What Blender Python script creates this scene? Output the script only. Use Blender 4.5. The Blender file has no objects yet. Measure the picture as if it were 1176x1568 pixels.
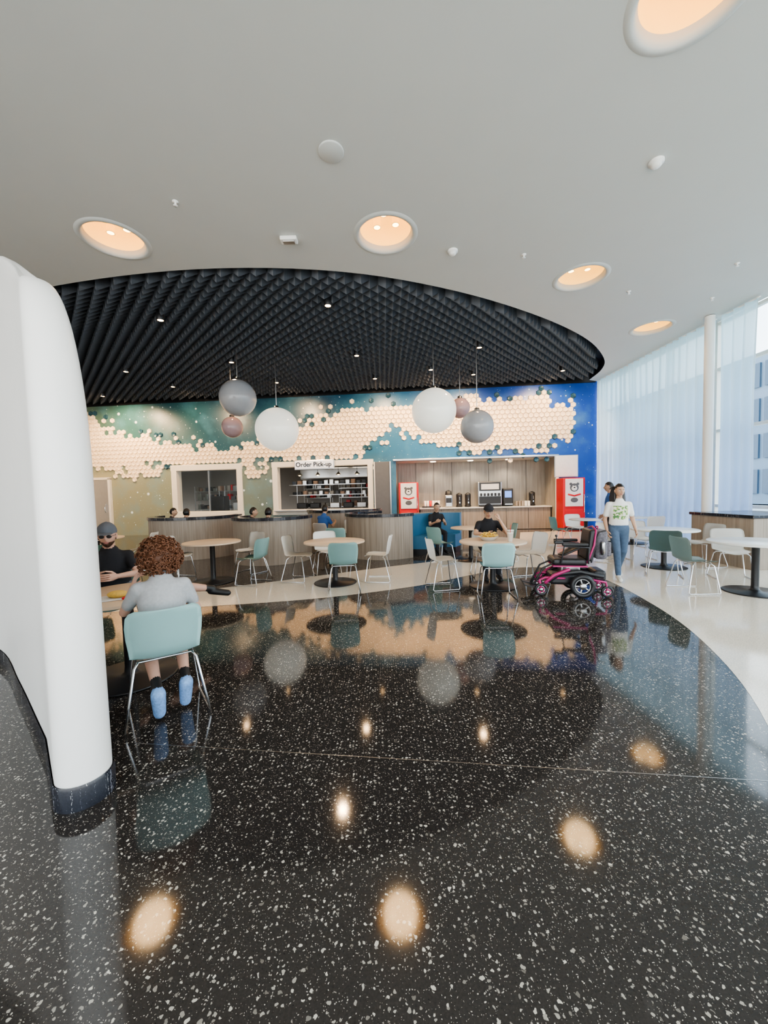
import bpy, bmesh, math, random
from mathutils import Vector, Matrix, noise
from mathutils.geometry import tessellate_polygon
random.seed(7)
pi=math.pi
scene=bpy.context.scene
try: scene.view_settings.look='AgX - Medium High Contrast'
except Exception: pass
# ------------------------------------------------------------------ materials
def newmat(name):
    m=bpy.data.materials.new(name); m.use_nodes=True
    nt=m.node_tree; return m,nt,nt.nodes['Principled BSDF']
def mat(name,col,rough=.5,metal=0,var=.08,scale=8,emit=None,es=0,bump=0,spec=None,alpha=None):
    m,nt,b=newmat(name)
    tc=nt.nodes.new('ShaderNodeTexCoord'); n=nt.nodes.new('ShaderNodeTexNoise')
    n.inputs['Scale'].default_value=scale; n.inputs['Detail'].default_value=3
    nt.links.new(tc.outputs['Object'],n.inputs['Vector'])
    mx=nt.nodes.new('ShaderNodeMix'); mx.data_type='RGBA'
    c=list(col)
    mx.inputs[6].default_value=[max(0,x*(1-var)) for x in c]+[1]
    mx.inputs[7].default_value=[min(1,x*(1+var)) for x in c]+[1]
    nt.links.new(n.outputs['Fac'],mx.inputs[0]); nt.links.new(mx.outputs[2],b.inputs['Base Color'])
    b.inputs['Roughness'].default_value=rough; b.inputs['Metallic'].default_value=metal
    if spec is not None: b.inputs['Specular IOR Level'].default_value=spec
    if emit: b.inputs['Emission Color'].default_value=list(emit)+[1]; b.inputs['Emission Strength'].default_value=es
    if bump:
        bp=nt.nodes.new('ShaderNodeBump'); bp.inputs['Strength'].default_value=bump
        nt.links.new(n.outputs['Fac'],bp.inputs['Height']); nt.links.new(bp.outputs['Normal'],b.inputs['Normal'])
    return m
def N(nt,t,**k):
    n=nt.nodes.new(t)
    for a,v in k.items(): setattr(n,a,v)
    return n
def mathn(nt,op,a,b=None,c=None,clamp=False):
    n=nt.nodes.new('ShaderNodeMath'); n.operation=op; n.use_clamp=clamp
    for i,x in enumerate((a,b,c)):
        if x is None: continue
        if isinstance(x,(int,float)): n.inputs[i].default_value=x
        else: nt.links.new(x,n.inputs[i])
    return n.outputs[0]
def mixc(nt,f,a,b):
    n=nt.nodes.new('ShaderNodeMix'); n.data_type='RGBA'
    for i,x in ((0,f),(6,a),(7,b)):
        if isinstance(x,(int,float)): n.inputs[i].default_value=x
        elif isinstance(x,(tuple,list)): n.inputs[i].default_value=list(x)+[1]
        else: nt.links.new(x,n.inputs[i])
    return n.outputs[2]
def terrazzo(name,base,chipA,chipB,s1,s2,t1,t2,rough,ior=1.5):
    m,nt,b=newmat(name)
    tc=N(nt,'ShaderNodeTexCoord')
    nz=N(nt,'ShaderNodeTexNoise'); nz.inputs['Scale'].default_value=60; nz.inputs['Detail'].default_value=1
    nt.links.new(tc.outputs['Object'],nz.inputs['Vector'])
    sub=N(nt,'ShaderNodeVectorMath',operation='SUBTRACT'); nt.links.new(nz.outputs['Color'],sub.inputs[0]); sub.inputs[1].default_value=(.5,.5,.5)
    sc=N(nt,'ShaderNodeVectorMath',operation='SCALE'); nt.links.new(sub.outputs[0],sc.inputs[0]); sc.inputs['Scale'].default_value=.018
    ad=N(nt,'ShaderNodeVectorMath',operation='ADD'); nt.links.new(tc.outputs['Object'],ad.inputs[0]); nt.links.new(sc.outputs[0],ad.inputs[1])
    bn=N(nt,'ShaderNodeTexNoise'); bn.inputs['Scale'].default_value=120; nt.links.new(tc.outputs['Object'],bn.inputs['Vector'])
    col=mixc(nt,bn.outputs['Fac'],[x*.5 for x in base],[x*1.7 for x in base])
    for s,t in ((s2,t2),(s1,t1)):
        v=N(nt,'ShaderNodeTexVoronoi',voronoi_dimensions='2D'); v.inputs['Scale'].default_value=s
        nt.links.new(ad.outputs[0],v.inputs['Vector'])
        sp=N(nt,'ShaderNodeSeparateColor'); nt.links.new(v.outputs['Color'],sp.inputs[0])
        thr=mathn(nt,'MULTIPLY',sp.outputs[0],t)
        thr=mathn(nt,'SUBTRACT',thr,t*.46)
        d=mathn(nt,'SUBTRACT',thr,v.outputs['Distance'])
        mk=mathn(nt,'MULTIPLY',d,25,clamp=True)
        cc=mixc(nt,sp.outputs[1],chipA,chipB)
        col=mixc(nt,mk,col,cc)
    nt.links.new(col,b.inputs['Base Color'])
    b.inputs['Roughness'].default_value=rough; b.inputs['IOR'].default_value=ior
    return m
M={}
M['blackterr']=terrazzo('black_terrazzo',(.028,.024,.022),(.62,.58,.50),(.16,.145,.125),50,110,.64,.46,.07,1.62)
M['capterr']=terrazzo('cap_terrazzo',(.02,.022,.03),(.5,.5,.5),(.12,.12,.15),50,110,.40,.35,.15)
M['cream']=terrazzo('cream_terrazzo',(.72,.66,.56),(.75,.7,.6),(.5,.45,.38),40,90,.3,.3,.10,1.55)
M['ceil']=mat('ceiling_paint',(.60,.61,.58),.75,var=.02,scale=2)
M['finwhite']=mat('partition_gloss_white',(.90,.88,.85),.32,var=.02)
M['baffle']=mat('baffle_charcoal_shaded',(.070,.077,.088),.6,var=.12)
M['baffleLit']=mat('baffle_charcoal_lit',(.19,.205,.23),.6,var=.12)  # paler copy of the baffle colour, light on the facets painted in
M['blk']=mat('black_paint',(.012,.012,.014),.5)
M['blackplastic']=mat('black_plastic',(.02,.02,.022),.35)
M['frame']=mat('window_frame_cream',(.80,.76,.68),.4,var=.03)
M['hex']=mat('hex_tile_cream',(.94,.79,.60),.35,var=.04,scale=1.2)
M['hexnavy']=mat('hex_tile_navy',(.03,.09,.13),.3)
M['chrome']=mat('chrome',(.75,.76,.78),.15,1,var=.02)
M['steel']=mat('brushed_steel',(.55,.55,.55),.3,1,var=.06)
M['teal']=mat('teal_plastic',(.32,.51,.50),.38,var=.03)
M['greyteal']=mat('greygreen_plastic',(.26,.33,.31),.4,var=.03)
M['white']=mat('white_plastic',(.90,.89,.85),.35,var=.02)
M['whitewall']=mat('white_wall',(.7,.68,.64),.6,var=.02)
M['kitchenwall']=mat('kitchen_tile_wall',(.20,.18,.16),.5,var=.05)
M['tabletop']=mat('table_laminate_maple',(.74,.57,.41),.3,var=.06,scale=5)
M['tablewhite']=mat('table_laminate_white',(.75,.76,.74),.25,var=.02)
M['blue']=mat('blue_vinyl',(.05,.17,.30),.45,var=.08)
M['skinA']=mat('skin_light',(.60,.36,.27),.5,var=.05,scale=20)
M['skinB']=mat('skin_brown',(.42,.25,.17),.5,var=.05,scale=20)
M['skinC']=mat('skin_tan',(.55,.34,.23),.5,var=.05,scale=20)
M['hairblk']=mat('hair_black',(.012,.010,.010),.4,var=.3,scale=60)
M['hairaub']=mat('hair_auburn',(.15,.060,.028),.55,var=.5,scale=45)
M['hairbrn']=mat('hair_brown',(.08,.04,.025),.5,var=.3,scale=60)
M['eyew']=mat('eye_white',(.8,.8,.78),.2); M['eyed']=mat('eye_iris',(.03,.02,.015),.1)
M['lip']=mat('lips',(.42,.17,.15),.45)
M['greyshirt']=mat('heather_grey_cotton',(.42,.42,.43),.9,var=.16,scale=60,bump=.1)
M['blackshirt']=mat('black_cotton',(.018,.018,.022),.9,var=.2,scale=30)
M['whiteshirt']=mat('white_cotton',(.82,.82,.79),.9,var=.03)
M['blueshirt']=mat('blue_cotton',(.04,.12,.36),.9)
M['tanshirt']=mat('tan_cotton',(.45,.30,.22),.9)
M['jeans']=mat('denim',(.09,.14,.22),.9,var=.25,scale=25)
M['darkpants']=mat('dark_trousers',(.03,.032,.04),.9)
M['shortsg']=mat('grey_shorts',(.12,.13,.15),.9)
M['shoeblue']=mat('light_blue_shoe',(.22,.38,.70),.6,var=.5,scale=70)
M['shoewhite']=mat('white_shoe',(.75,.75,.72),.6)
M['shoeblack']=mat('black_shoe',(.015,.015,.016),.5)
M['pink']=mat('pink_metal',(.45,.03,.16),.3,.2)
M['red']=mat('cooler_red',(.62,.015,.02),.35)
M['poster']=mat('poster_white',(.8,.8,.8),.4)
M['yellow']=mat('food_yellow',(.75,.50,.12),.7,var=.3,scale=60)
M['screen']=mat('screen_blue',(.05,.1,.3),.2,emit=(.15,.3,.8),es=1.6)
M['warm']=mat('warm_lamp',(1,.8,.5),.5,emit=(1,.74,.36),es=9)
M['warmin']=mat('warm_recess',(.95,.62,.26),.6,emit=(1,.56,.10),es=1.35)
M['warmsm']=mat('warm_small_lamp',(1,.7,.4),.5,emit=(1,.62,.30),es=22)
M['lightpanel']=mat('light_panel',(1,1,1),.5,emit=(1,.82,.60),es=7)
M['signface']=mat('sign_lightbox',(.8,.82,.85),.4,emit=(.85,.9,1),es=.4)
M['globew']=mat('globe_white',(.88,.88,.80),.12,var=.02,emit=(1,.98,.88),es=.55)
M['globeg']=mat('globe_grey',(.42,.43,.45),.12,var=.05)
M['globep']=mat('globe_pink',(.48,.34,.35),.12,var=.05)
M['concrete']=mat('plaza_concrete',(.40,.42,.43),.8)
M['bldg']=mat('facade_blue',(.16,.22,.29),.5)
M['bldgw']=mat('facade_glass',(.05,.09,.14),.15)
M['patt']=mat('backpack_print',(.16,.15,.17),.8,var=.9,scale=40)
def printmat():
    m,nt,b=newmat('shirt_print_green'); tc=N(nt,'ShaderNodeTexCoord'); v=N(nt,'ShaderNodeTexNoise'); v.inputs['Scale'].default_value=26
    nt.links.new(tc.outputs['Object'],v.inputs['Vector'])
    r=N(nt,'ShaderNodeValToRGB'); e=r.color_ramp.elements
    e[0].position=.42; e[0].color=(.10,.25,.10,1); e[1].position=.56; e[1].color=(.8,.8,.75,1)
    x=e.new(.48); x.color=(.45,.55,.15,1)
    nt.links.new(v.outputs['Fac'],r.inputs[0]); nt.links.new(r.outputs[0],b.inputs['Base Color']); b.inputs['Roughness'].default_value=.9
    return m
M['print']=printmat()
def wood(name,a,c,sx=30):
    m,nt,b=newmat(name); tc=N(nt,'ShaderNodeTexCoord'); mp=N(nt,'ShaderNodeMapping'); mp.inputs['Scale'].default_value=(sx,sx,1.2)
    nt.links.new(tc.outputs['Object'],mp.inputs[0]); n=N(nt,'ShaderNodeTexNoise'); n.inputs['Scale'].default_value=1; n.inputs['Detail'].default_value=4
    nt.links.new(mp.outputs[0],n.inputs['Vector'])
    f=mathn(nt,'MULTIPLY_ADD',n.outputs['Fac'],2.2,-.6,clamp=True)
    nt.links.new(mixc(nt,f,a,c),b.inputs['Base Color']); b.inputs['Roughness'].default_value=.45
    return m
M['wood']=wood('grey_oak_veneer',(.25,.205,.165),(.40,.34,.28))
M['woodpale']=wood('pale_oak_panel',(.30,.27,.23),(.43,.39,.34),14)
def muralmat():
    m,nt,b=newmat('galaxy_mural'); tc=N(nt,'ShaderNodeTexCoord'); sp=N(nt,'ShaderNodeSeparateXYZ')
    nt.links.new(tc.outputs['Object'],sp.inputs[0])
    n=N(nt,'ShaderNodeTexNoise'); n.inputs['Scale'].default_value=.55; n.inputs['Detail'].default_value=5; nt.links.new(tc.outputs['Object'],n.inputs['Vector'])
    f=mathn(nt,'MULTIPLY_ADD',sp.outputs[0],1/21.3,13.3/21.3)
    f=mathn(nt,'ADD',f,mathn(nt,'MULTIPLY_ADD',n.outputs['Fac'],.16,-.08),clamp=True)
    r=N(nt,'ShaderNodeValToRGB'); e=r.color_ramp.elements
    e[0].position=0; e[0].color=(.14,.19,.13,1); e[1].position=1; e[1].color=(.010,.06,.36,1)
    for p,c in ((.12,(.05,.15,.15)),(.30,(.022,.085,.12)),(.48,(.018,.075,.12)),(.60,(.02,.12,.22)),(.72,(.03,.18,.38)),(.82,(.02,.07,.30)),(.92,(.015,.10,.46))):
        x=e.new(p); x.color=c+(1,)
    nt.links.new(f,r.inputs[0])
    low=N(nt,'ShaderNodeValToRGB'); e=low.color_ramp.elements
    e[0].position=0; e[0].color=(.36,.34,.22,1); e[1].position=.6; e[1].color=(.08,.12,.14,1)
    x=e.new(.3); x.color=(.20,.25,.20,1)
    nt.links.new(f,low.inputs[0])
    g=mathn(nt,'MULTIPLY_ADD',sp.outputs[2],-1.6,5.2,clamp=True)
    g=mathn(nt,'MULTIPLY',g,mathn(nt,'MULTIPLY_ADD',f,-3,2.2,clamp=True))
    col=mixc(nt,g,r.outputs[0],low.outputs[0])
    n2=N(nt,'ShaderNodeTexNoise'); n2.inputs['Scale'].default_value=1.3; n2.inputs['Detail'].default_value=6; nt.links.new(tc.outputs['Object'],n2.inputs['Vector'])
    cl=mathn(nt,'MULTIPLY_ADD',n2.outputs['Fac'],3.2,-1.55,clamp=True)
    col=mixc(nt,mathn(nt,'MULTIPLY',cl,.4),col,(.14,.38,.50))
    for s,t in ((2.6,.30),(6,.28),(14,.24)):
        v=N(nt,'ShaderNodeTexVoronoi'); v.inputs['Scale'].default_value=s; nt.links.new(tc.outputs['Object'],v.inputs['Vector'])
        sc=N(nt,'ShaderNodeSeparateColor'); nt.links.new(v.outputs['Color'],sc.inputs[0])
        thr=mathn(nt,'MULTIPLY',mathn(nt,'SUBTRACT',sc.outputs[0],.34),t)
        d=mathn(nt,'MULTIPLY',mathn(nt,'SUBTRACT',thr,v.outputs['Distance']),14,clamp=True)
        col=mixc(nt,mathn(nt,'MULTIPLY',d,.95),col,(.8,.92,.95))
    nt.links.new(col,b.inputs['Base Color']); b.inputs['Roughness'].default_value=.35
    return m
M['mural']=muralmat()
def curtainmat():
    m=bpy.data.materials.new('sheer_curtain'); m.use_nodes=True; nt=m.node_tree
    for n in list(nt.nodes): nt.nodes.remove(n)
    out=N(nt,'ShaderNodeOutputMaterial'); d=N(nt,'ShaderNodeBsdfDiffuse'); t=N(nt,'ShaderNodeBsdfTranslucent'); tr=N(nt,'ShaderNodeBsdfTransparent')
    tc=N(nt,'ShaderNodeTexCoord'); sp=N(nt,'ShaderNodeSeparateXYZ'); nt.links.new(tc.outputs['Object'],sp.inputs[0])
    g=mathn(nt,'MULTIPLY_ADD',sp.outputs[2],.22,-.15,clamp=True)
    c=mixc(nt,g,(.46,.56,.76),(.68,.84,.88))  # tint of the light on the drape painted into its colour
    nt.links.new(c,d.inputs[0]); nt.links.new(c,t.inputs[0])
    a=N(nt,'ShaderNodeMixShader'); a.inputs[0].default_value=.60; nt.links.new(d.outputs[0],a.inputs[1]); nt.links.new(t.outputs[0],a.inputs[2])
    b=N(nt,'ShaderNodeMixShader'); b.inputs[0].default_value=.08; nt.links.new(a.outputs[0],b.inputs[1]); nt.links.new(tr.outputs[0],b.inputs[2])
    nt.links.new(b.outputs[0],out.inputs[0]); return m
M['curtain']=curtainmat()
def glassmat():
    m=bpy.data.materials.new('window_glass'); m.use_nodes=True; nt=m.node_tree
    for n in list(nt.nodes): nt.nodes.remove(n)
    out=N(nt,'ShaderNodeOutputMaterial'); g=N(nt,'ShaderNodeBsdfGlossy'); g.inputs['Roughness'].default_value=.02; tr=N(nt,'ShaderNodeBsdfTransparent')
    tr.inputs[0].default_value=(.92,.97,1,1)
    b=N(nt,'ShaderNodeMixShader'); b.inputs[0].default_value=.93; nt.links.new(g.outputs[0],b.inputs[1]); nt.links.new(tr.outputs[0],b.inputs[2])
    nt.links.new(b.outputs[0],out.inputs[0]); return m
M['glass']=glassmat()
# ------------------------------------------------------------------ mesh builder
class MB:
    def __init__(s): s.v=[]; s.f=[]; s.m=[]; s.sm=[]; s.mats=[]
    def mi(s,m):
        if isinstance(m,str): m=M[m]
        if m not in s.mats: s.mats.append(m)
        return s.mats.index(m)
    def add(s,vs,fs,m,smooth=True,T=None):
        o=len(s.v); k=s.mi(m)
        for p in vs:
            p=Vector(p)
            if T is not None: p=T@p
            s.v.append(p)
        for f in fs: s.f.append([i+o for i in f]); s.m.append(k); s.sm.append(smooth)
    def box(s,c,size,m,rz=0,bev=0,T=None,rx=0,segs=2):
        bm=bmesh.new(); bmesh.ops.create_cube(bm,size=1)
        for v in bm.verts: v.co=Vector((v.co.x*size[0],v.co.y*size[1],v.co.z*size[2]))
        if bev: bmesh.ops.bevel(bm,geom=bm.edges[:],offset=bev,segments=segs,affect='EDGES',profile=.5)
        X=Matrix.Translation(c)@Matrix.Rotation(rz,4,'Z')@Matrix.Rotation(rx,4,'X')
        if T is not None: X=T@X
        s.add([v.co.copy() for v in bm.verts],[[v.index for v in f.verts] for f in bm.faces],m,False,X); bm.free()
    def tube(s,pts,rad,m,seg=10,ax=None,cap=True,closed=False,T=None):
        pts=[Vector(p) for p in pts]; n=len(pts)
        rad=[(r,r) if isinstance(r,(int,float)) else r for r in (rad if isinstance(rad,list) else [rad]*n)]
        tg=[]
        for i in range(n):
            if closed: t=pts[(i+1)%n]-pts[i-1]
            else: t=pts[min(i+1,n-1)]-pts[max(i-1,0)]
            tg.append(t.normalized() if t.length>1e-9 else Vector((0,0,1)))
        if ax is None:
            a=Vector((0,0,1)) if abs(tg[0].z)<.9 else Vector((1,0,0))
            side=(a-a.dot(tg[0])*tg[0]).normalized()
        rings=[]
        sides=[]
        for i in range(n):
            t=tg[i]
            if ax is not None: sd=Vector(ax); 
            else: sd=side
            sd=sd-sd.dot(t)*t
            sd=sd.normalized() if sd.length>1e-6 else t.orthogonal().normalized()
            side=sd; sides.append(sd)
        def ring(c,t,sd,ra,rb):
            b=t.cross(sd); return [c+sd*(ra*math.cos(2*pi*k/seg))+b*(rb*math.sin(2*pi*k/seg)) for k in range(seg)]
        if cap and not closed:
            for a in (80,50,22):
                a=math.radians(a); r=min(rad[0]); rings.append(ring(pts[0]-tg[0]*r*math.sin(a),tg[0],sides[0],rad[0][0]*math.cos(a),rad[0][1]*math.cos(a)))
        for i in range(n): rings.append(ring(pts[i],tg[i],sides[i],*rad[i]))
        if cap and not closed:
            for a in (22,50,80):
                a=math.radians(a); r=min(rad[-1]); rings.append(ring(pts[-1]+tg[-1]*r*math.sin(a),tg[-1],sides[-1],rad[-1][0]*math.cos(a),rad[-1][1]*math.cos(a)))
        vs=[p for r in rings for p in r]; fs=[]
        R=len(rings)
        for i in range(R if closed else R-1):
            j=(i+1)%R
            for k in range(seg): fs.append([i*seg+k,i*seg+(k+1)%seg,j*seg+(k+1)%seg,j*seg+k])
        if not closed: fs.append(list(range(seg))[::-1]); fs.append([(R-1)*seg+k for k in range(seg)])
        s.add(vs,fs,m,True,T)
    def lathe(s,prof,c,m,seg=32,T=None,smooth=True,capb=False,capt=False):
        vs=[];fs=[]; n=len(prof)
        for r,z in prof:
            for k in range(seg): vs.append((c[0]+r*math.cos(2*pi*k/seg),c[1]+r*math.sin(2*pi*k/seg),c[2]+z))
        for i in range(n-1):
            for k in range(seg): fs.append([i*seg+k,i*seg+(k+1)%seg,(i+1)*seg+(k+1)%seg,(i+1)*seg+k])
        if capb: fs.append(list(range(seg))[::-1])
        if capt: fs.append([(n-1)*seg+k for k in range(seg)])
        s.add(vs,fs,m,smooth,T)
    def ell(s,c,r,m,T=None,nu=16,nv=10,fn=None,keep=None):
        vs=[];fs=[]
        for j in range(nv+1):
            th=pi*j/nv
            for k in range(nu):
                ph=2*pi*k/nu; p=Vector((math.sin(th)*math.cos(ph),math.sin(th)*math.sin(ph),math.cos(th)))
                q=fn(p) if fn else Vector((p.x*r[0],p.y*r[1],p.z*r[2]))
                vs.append((Vector(c)+q,p))
        for j in range(nv):
            for k in range(nu):
                f=[j*nu+k,(j+1)*nu+k,(j+1)*nu+(k+1)%nu,j*nu+(k+1)%nu]
                if keep:
                    cc=sum((vs[i][1] for i in f),Vector())/4
                    if not keep(cc): continue
                fs.append(f)
        s.add([v[0] for v in vs],fs,m,True,T)
    def mesh(s,name,off=None):
        me=bpy.data.meshes.new(name)
        o=Vector(off) if off is not None else Vector()
        me.from_pydata([v-o for v in s.v],[],s.f)
        for m in s.mats: me.materials.append(m)
        me.polygons.foreach_set('material_index',s.m); me.polygons.foreach_set('use_smooth',s.sm)
        me.update(); 
        return me
    def build(s,name,loc=(0,0,0),rz=0,off=None,merge=False):
        me=s.mesh(name,off)
        if merge:
            bm=bmesh.new(); bm.from_mesh(me); bmesh.ops.remove_doubles(bm,verts=bm.verts,dist=1e-5); bmesh.ops.recalc_face_normals(bm,faces=bm.faces); bm.to_mesh(me); bm.free()
        ob=bpy.data.objects.new(name,me); scene.collection.objects.link(ob)
        ob.location=loc if off is None else off; ob.rotation_euler=(0,0,rz); return ob
def inst(name,me,loc,rz):
    ob=bpy.data.objects.new(name,me); scene.collection.objects.link(ob); ob.location=loc; ob.rotation_euler=(0,0,rz); return ob
def holes(outer,hs):
    allp=[outer]+hs
    tri=tessellate_polygon([[Vector((p[0],p[1],0)) for p in l] for l in allp])
    return [p for l in allp for p in l],[list(t) for t in tri]
def catmull(P,n=8):
    out=[]; P=[Vector(p) for p in P]; Q=[2*P[0]-P[1]]+P+[2*P[-1]-P[-2]]
    for i in range(1,len(Q)-2):
        for k in range(n):
            t=k/n; a,b,c,d=Q[i-1],Q[i],Q[i+1],Q[i+2]
            out.append(.5*((2*b)+(c-a)*t+(2*a-5*b+4*c-d)*t*t+(-a+3*b-3*c+d)*t**3))
    out.append(P[-1]); return out
def circ(c,r,n=40): return [(c[0]+r*math.cos(2*pi*k/n),c[1]+r*math.sin(2*pi*k/n)) for k in range(n)]
def lamp(kind,name,loc,e,col,size=.1,parent=None,rot=(0,0,0),spot=2.0):
    l=bpy.data.lights.new(name,kind); l.energy=e; l.color=col
    if kind=='SPOT': l.spot_size=spot; l.spot_blend=.6; l.shadow_soft_size=size
    elif kind=='POINT': l.shadow_soft_size=size
    o=bpy.data.objects.new(name,l); scene.collection.objects.link(o); o.location=loc; o.rotation_euler=rot
    if parent: o.parent=parent; o.matrix_parent_inverse=Matrix.Translation(parent.location).inverted()
    return o
# ------------------------------------------------------------------ camera
H=1.55
p=math.radians(2.8); sa=.0233; ca=math.cos(math.asin(sa))
f0=Vector((0,math.cos(p),-math.sin(p))); u0=Vector((0,math.sin(p),math.cos(p))); r0=Vector((1,0,0))
r=r0*ca-u0*sa; u=u0*ca+r0*sa
cam=bpy.data.cameras.new('camera'); co=bpy.data.objects.new('camera',cam); scene.collection.objects.link(co)
mx=Matrix((r,u,-f0)).transposed().to_4x4(); mx.translation=Vector((0,0,H)); co.matrix_world=mx
cam.sensor_fit='VERTICAL'; cam.sensor_height=36; cam.lens=36*825/2212; cam.clip_start=.05; cam.clip_end=300
scene.camera=co
# ------------------------------------------------------------------ world
w=bpy.data.worlds.new('world'); scene.world=w; w.use_nodes=True; nt=w.node_tree; bg=nt.nodes['Background']
tc=N(nt,'ShaderNodeTexCoord'); sp=N(nt,'ShaderNodeSeparateXYZ'); nt.links.new(tc.outputs['Generated'],sp.inputs[0])
g=mathn(nt,'MULTIPLY_ADD',sp.outputs[2],1.2,.1,clamp=True)
nt.links.new(mixc(nt,g,(1.0,.99,.96),(.62,.82,1.0)),bg.inputs[0]); bg.inputs[1].default_value=4.9
# ------------------------------------------------------------------ floor
ZC=5.55
b=MB()
b.add([(-13.6,-5,0),(8.4,-5,0),(8.4,19,0),(-13.6,19,0)],[[0,1,2,3]],'blackterr',False)
edge=catmull([(-6,5.3),(-4,5.2),(-2.43,5.38),(-.89,5.69),(.54,6.29),(1.57,7.0),(2.5,7.55),(3.3,7.45),(3.72,6.6),(3.53,5),(3.13,3.69),(2.44,2.39),(1.2,.9),(-.6,-.6),(-3,-1.8)])
upper=catmull([(3.6,10.2),(2.1,8.9),(.7,8.3),(-.2,7.85),(-1.14,7.33),(-2.2,6.75),(-3.15,6.32),(-4.5,6.0),(-6,6.0)])
poly=[(e[0],e[1]) for e in edge]+[(-3,-4.9),(8.3,-4.9),(8.3,14.3),(5,14)]+[(q[0],q[1]) for q in upper]
v,t=holes(poly,[])
b.add([(x,y,.002) for x,y in v],t,'cream',False)
b.add([(-1.6,2.352,.001),(3.0,1.80,.001),(3.0,1.804,.001),(-1.6,2.356,.001)],[[0,1,2,3]],'steel',False)
b.build('floor',merge=False)
# ------------------------------------------------------------------ ceiling
cedge=catmull([(-13.6,10.7),(-10.4,9.0),(-8.1,8.0),(-5.95,7.3),(-3.2,6.9),(-.7,7.07),(1.56,7.84),(3.78,9.09),(5.6,10.5),(6.9,12.0),(7.45,13.1),(7.68,14.3)],6)
def cy(x):
    for a,c in zip(cedge,cedge[1:]):
        if a[0]<=x<=c[0]: return a[1]+(c[1]-a[1])*(x-a[0])/(c[0]-a[0]+1e-9)
    return 99
DL=[(-4.06,6.10),(.125,6.12),(3.84,7.46),(6.85,9.83),(2.60,3.26)]
RL=.45
outer=[(e[0],e[1]) for e in cedge]+[(8.3,14.6),(8.3,-5),(-13.6,-5)]
v,t=holes(outer,[circ(c,RL) for c in DL])
b=MB(); b.add([(x,y,ZC) for x,y in v],t,'ceil',False)
n=len(cedge)
b.add([(e[0],e[1],ZC) for e in cedge]+[(e[0],e[1],ZC+.5) for e in cedge],[[i,i+1,n+i+1,n+i] for i in range(n-1)],'blk',False)
b.build('ceiling')
b=MB(); b.box((-2.6,7,6.3),(22.4,24.4,.2),'blk'); b.build('ceiling_slab')
for c in DL:
    b=MB()
    b.lathe([(RL+.05,0.0),(RL+.03,-.012),(RL,-.02),(RL-.03,-.012),(RL-.05,.03),(RL-.06,.08)],(c[0],c[1],ZC),'ceil',56)
    b.lathe([(RL-.06,.08),(RL-.07,.20),(RL-.10,.30),(RL-.16,.36),(0.001,.38)],(c[0],c[1],ZC),'warmin',56)
    for a in (20,140,260):
        a=math.radians(a); x=c[0]+.17*math.cos(a); y=c[1]+.17*math.sin(a)
        b.lathe([(.055,.38),(.055,.20),(.065,.18),(.05,.18)],(x,y,ZC),'warmin',20)
        b.lathe([(.05,.185),(.001,.18)],(x,y,ZC),'warm',20)
    o=b.build('recessed_downlight',off=(c[0],c[1],ZC))
    lamp('SPOT','spot',(c[0],c[1],ZC+.02),60,(1,.66,.34),.28,o,spot=2.3)
# ------------------------------------------------------------------ baffle ceiling
b=MB(); dx=.155; dy=.34
rows=int(9.5/dy)
for j in range(rows*2):
    y0=6.9+j*dy/2
    for i in range(int(21.4/(2*dx))):
        x=-13.5+i*2*dx+(dx if j%2 else 0)
        wallY=15.27-.0957*x-.2
        if y0-.1<cy(x)+.03 or y0-.1<cy(x+dx)+.03 or y0+.25>wallY or x>7.3: continue
        ya=y0-.07; yb=y0+.11  # left faces coloured as lit, right faces as shaded
        b.add([(x-dx*.96,yb,5.86),(x,ya,5.86),(x,ya,5.46),(x-dx*.96,yb,5.63)],[[0,1,2,3]],'baffleLit',False)
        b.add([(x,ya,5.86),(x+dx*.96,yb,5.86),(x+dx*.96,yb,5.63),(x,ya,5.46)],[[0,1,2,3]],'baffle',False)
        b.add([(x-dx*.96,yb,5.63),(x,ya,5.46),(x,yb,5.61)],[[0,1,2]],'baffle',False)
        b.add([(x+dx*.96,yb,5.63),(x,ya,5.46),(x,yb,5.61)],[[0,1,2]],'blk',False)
b.add([(-13.6,6.5,5.9),(8.3,6.5,5.9),(8.3,17,5.9),(-13.6,17,5.9)],[[0,1,2,3]],'blk',False)
b.build('ceiling_acoustic_baffle')
small=[(-1.06,8.1),(-4.8,8.57),(-7.8,11.9),(-4.33,11.3),(-.67,11.0),(2.7,10.6),(-7.3,13.6),(3.1,13.0),(-.2,13.2),(6.0,12.8),(-11,13.3),(-10.5,14.6),(-3.6,13.4),(-9,9.6),(1.6,12.4)]
for (x,y) in small:
    b=MB(); b.lathe([(.001,0),(.06,0)],(x,y,5.45),'warmsm',16); b.lathe([(.06,0),(.075,-.01),(.08,.0),(.08,.2)],(x,y,5.45),'blackplastic',16)
    o=b.build('ceiling_spotlight',off=(x,y,5.45))
    ew=y>12.3
    lamp('SPOT','spot',(x,y,5.40),640 if ew else 110,(1,.66,.37),.08,o,rot=(math.radians(38) if ew else 0,0,0),spot=2.2)
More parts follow.
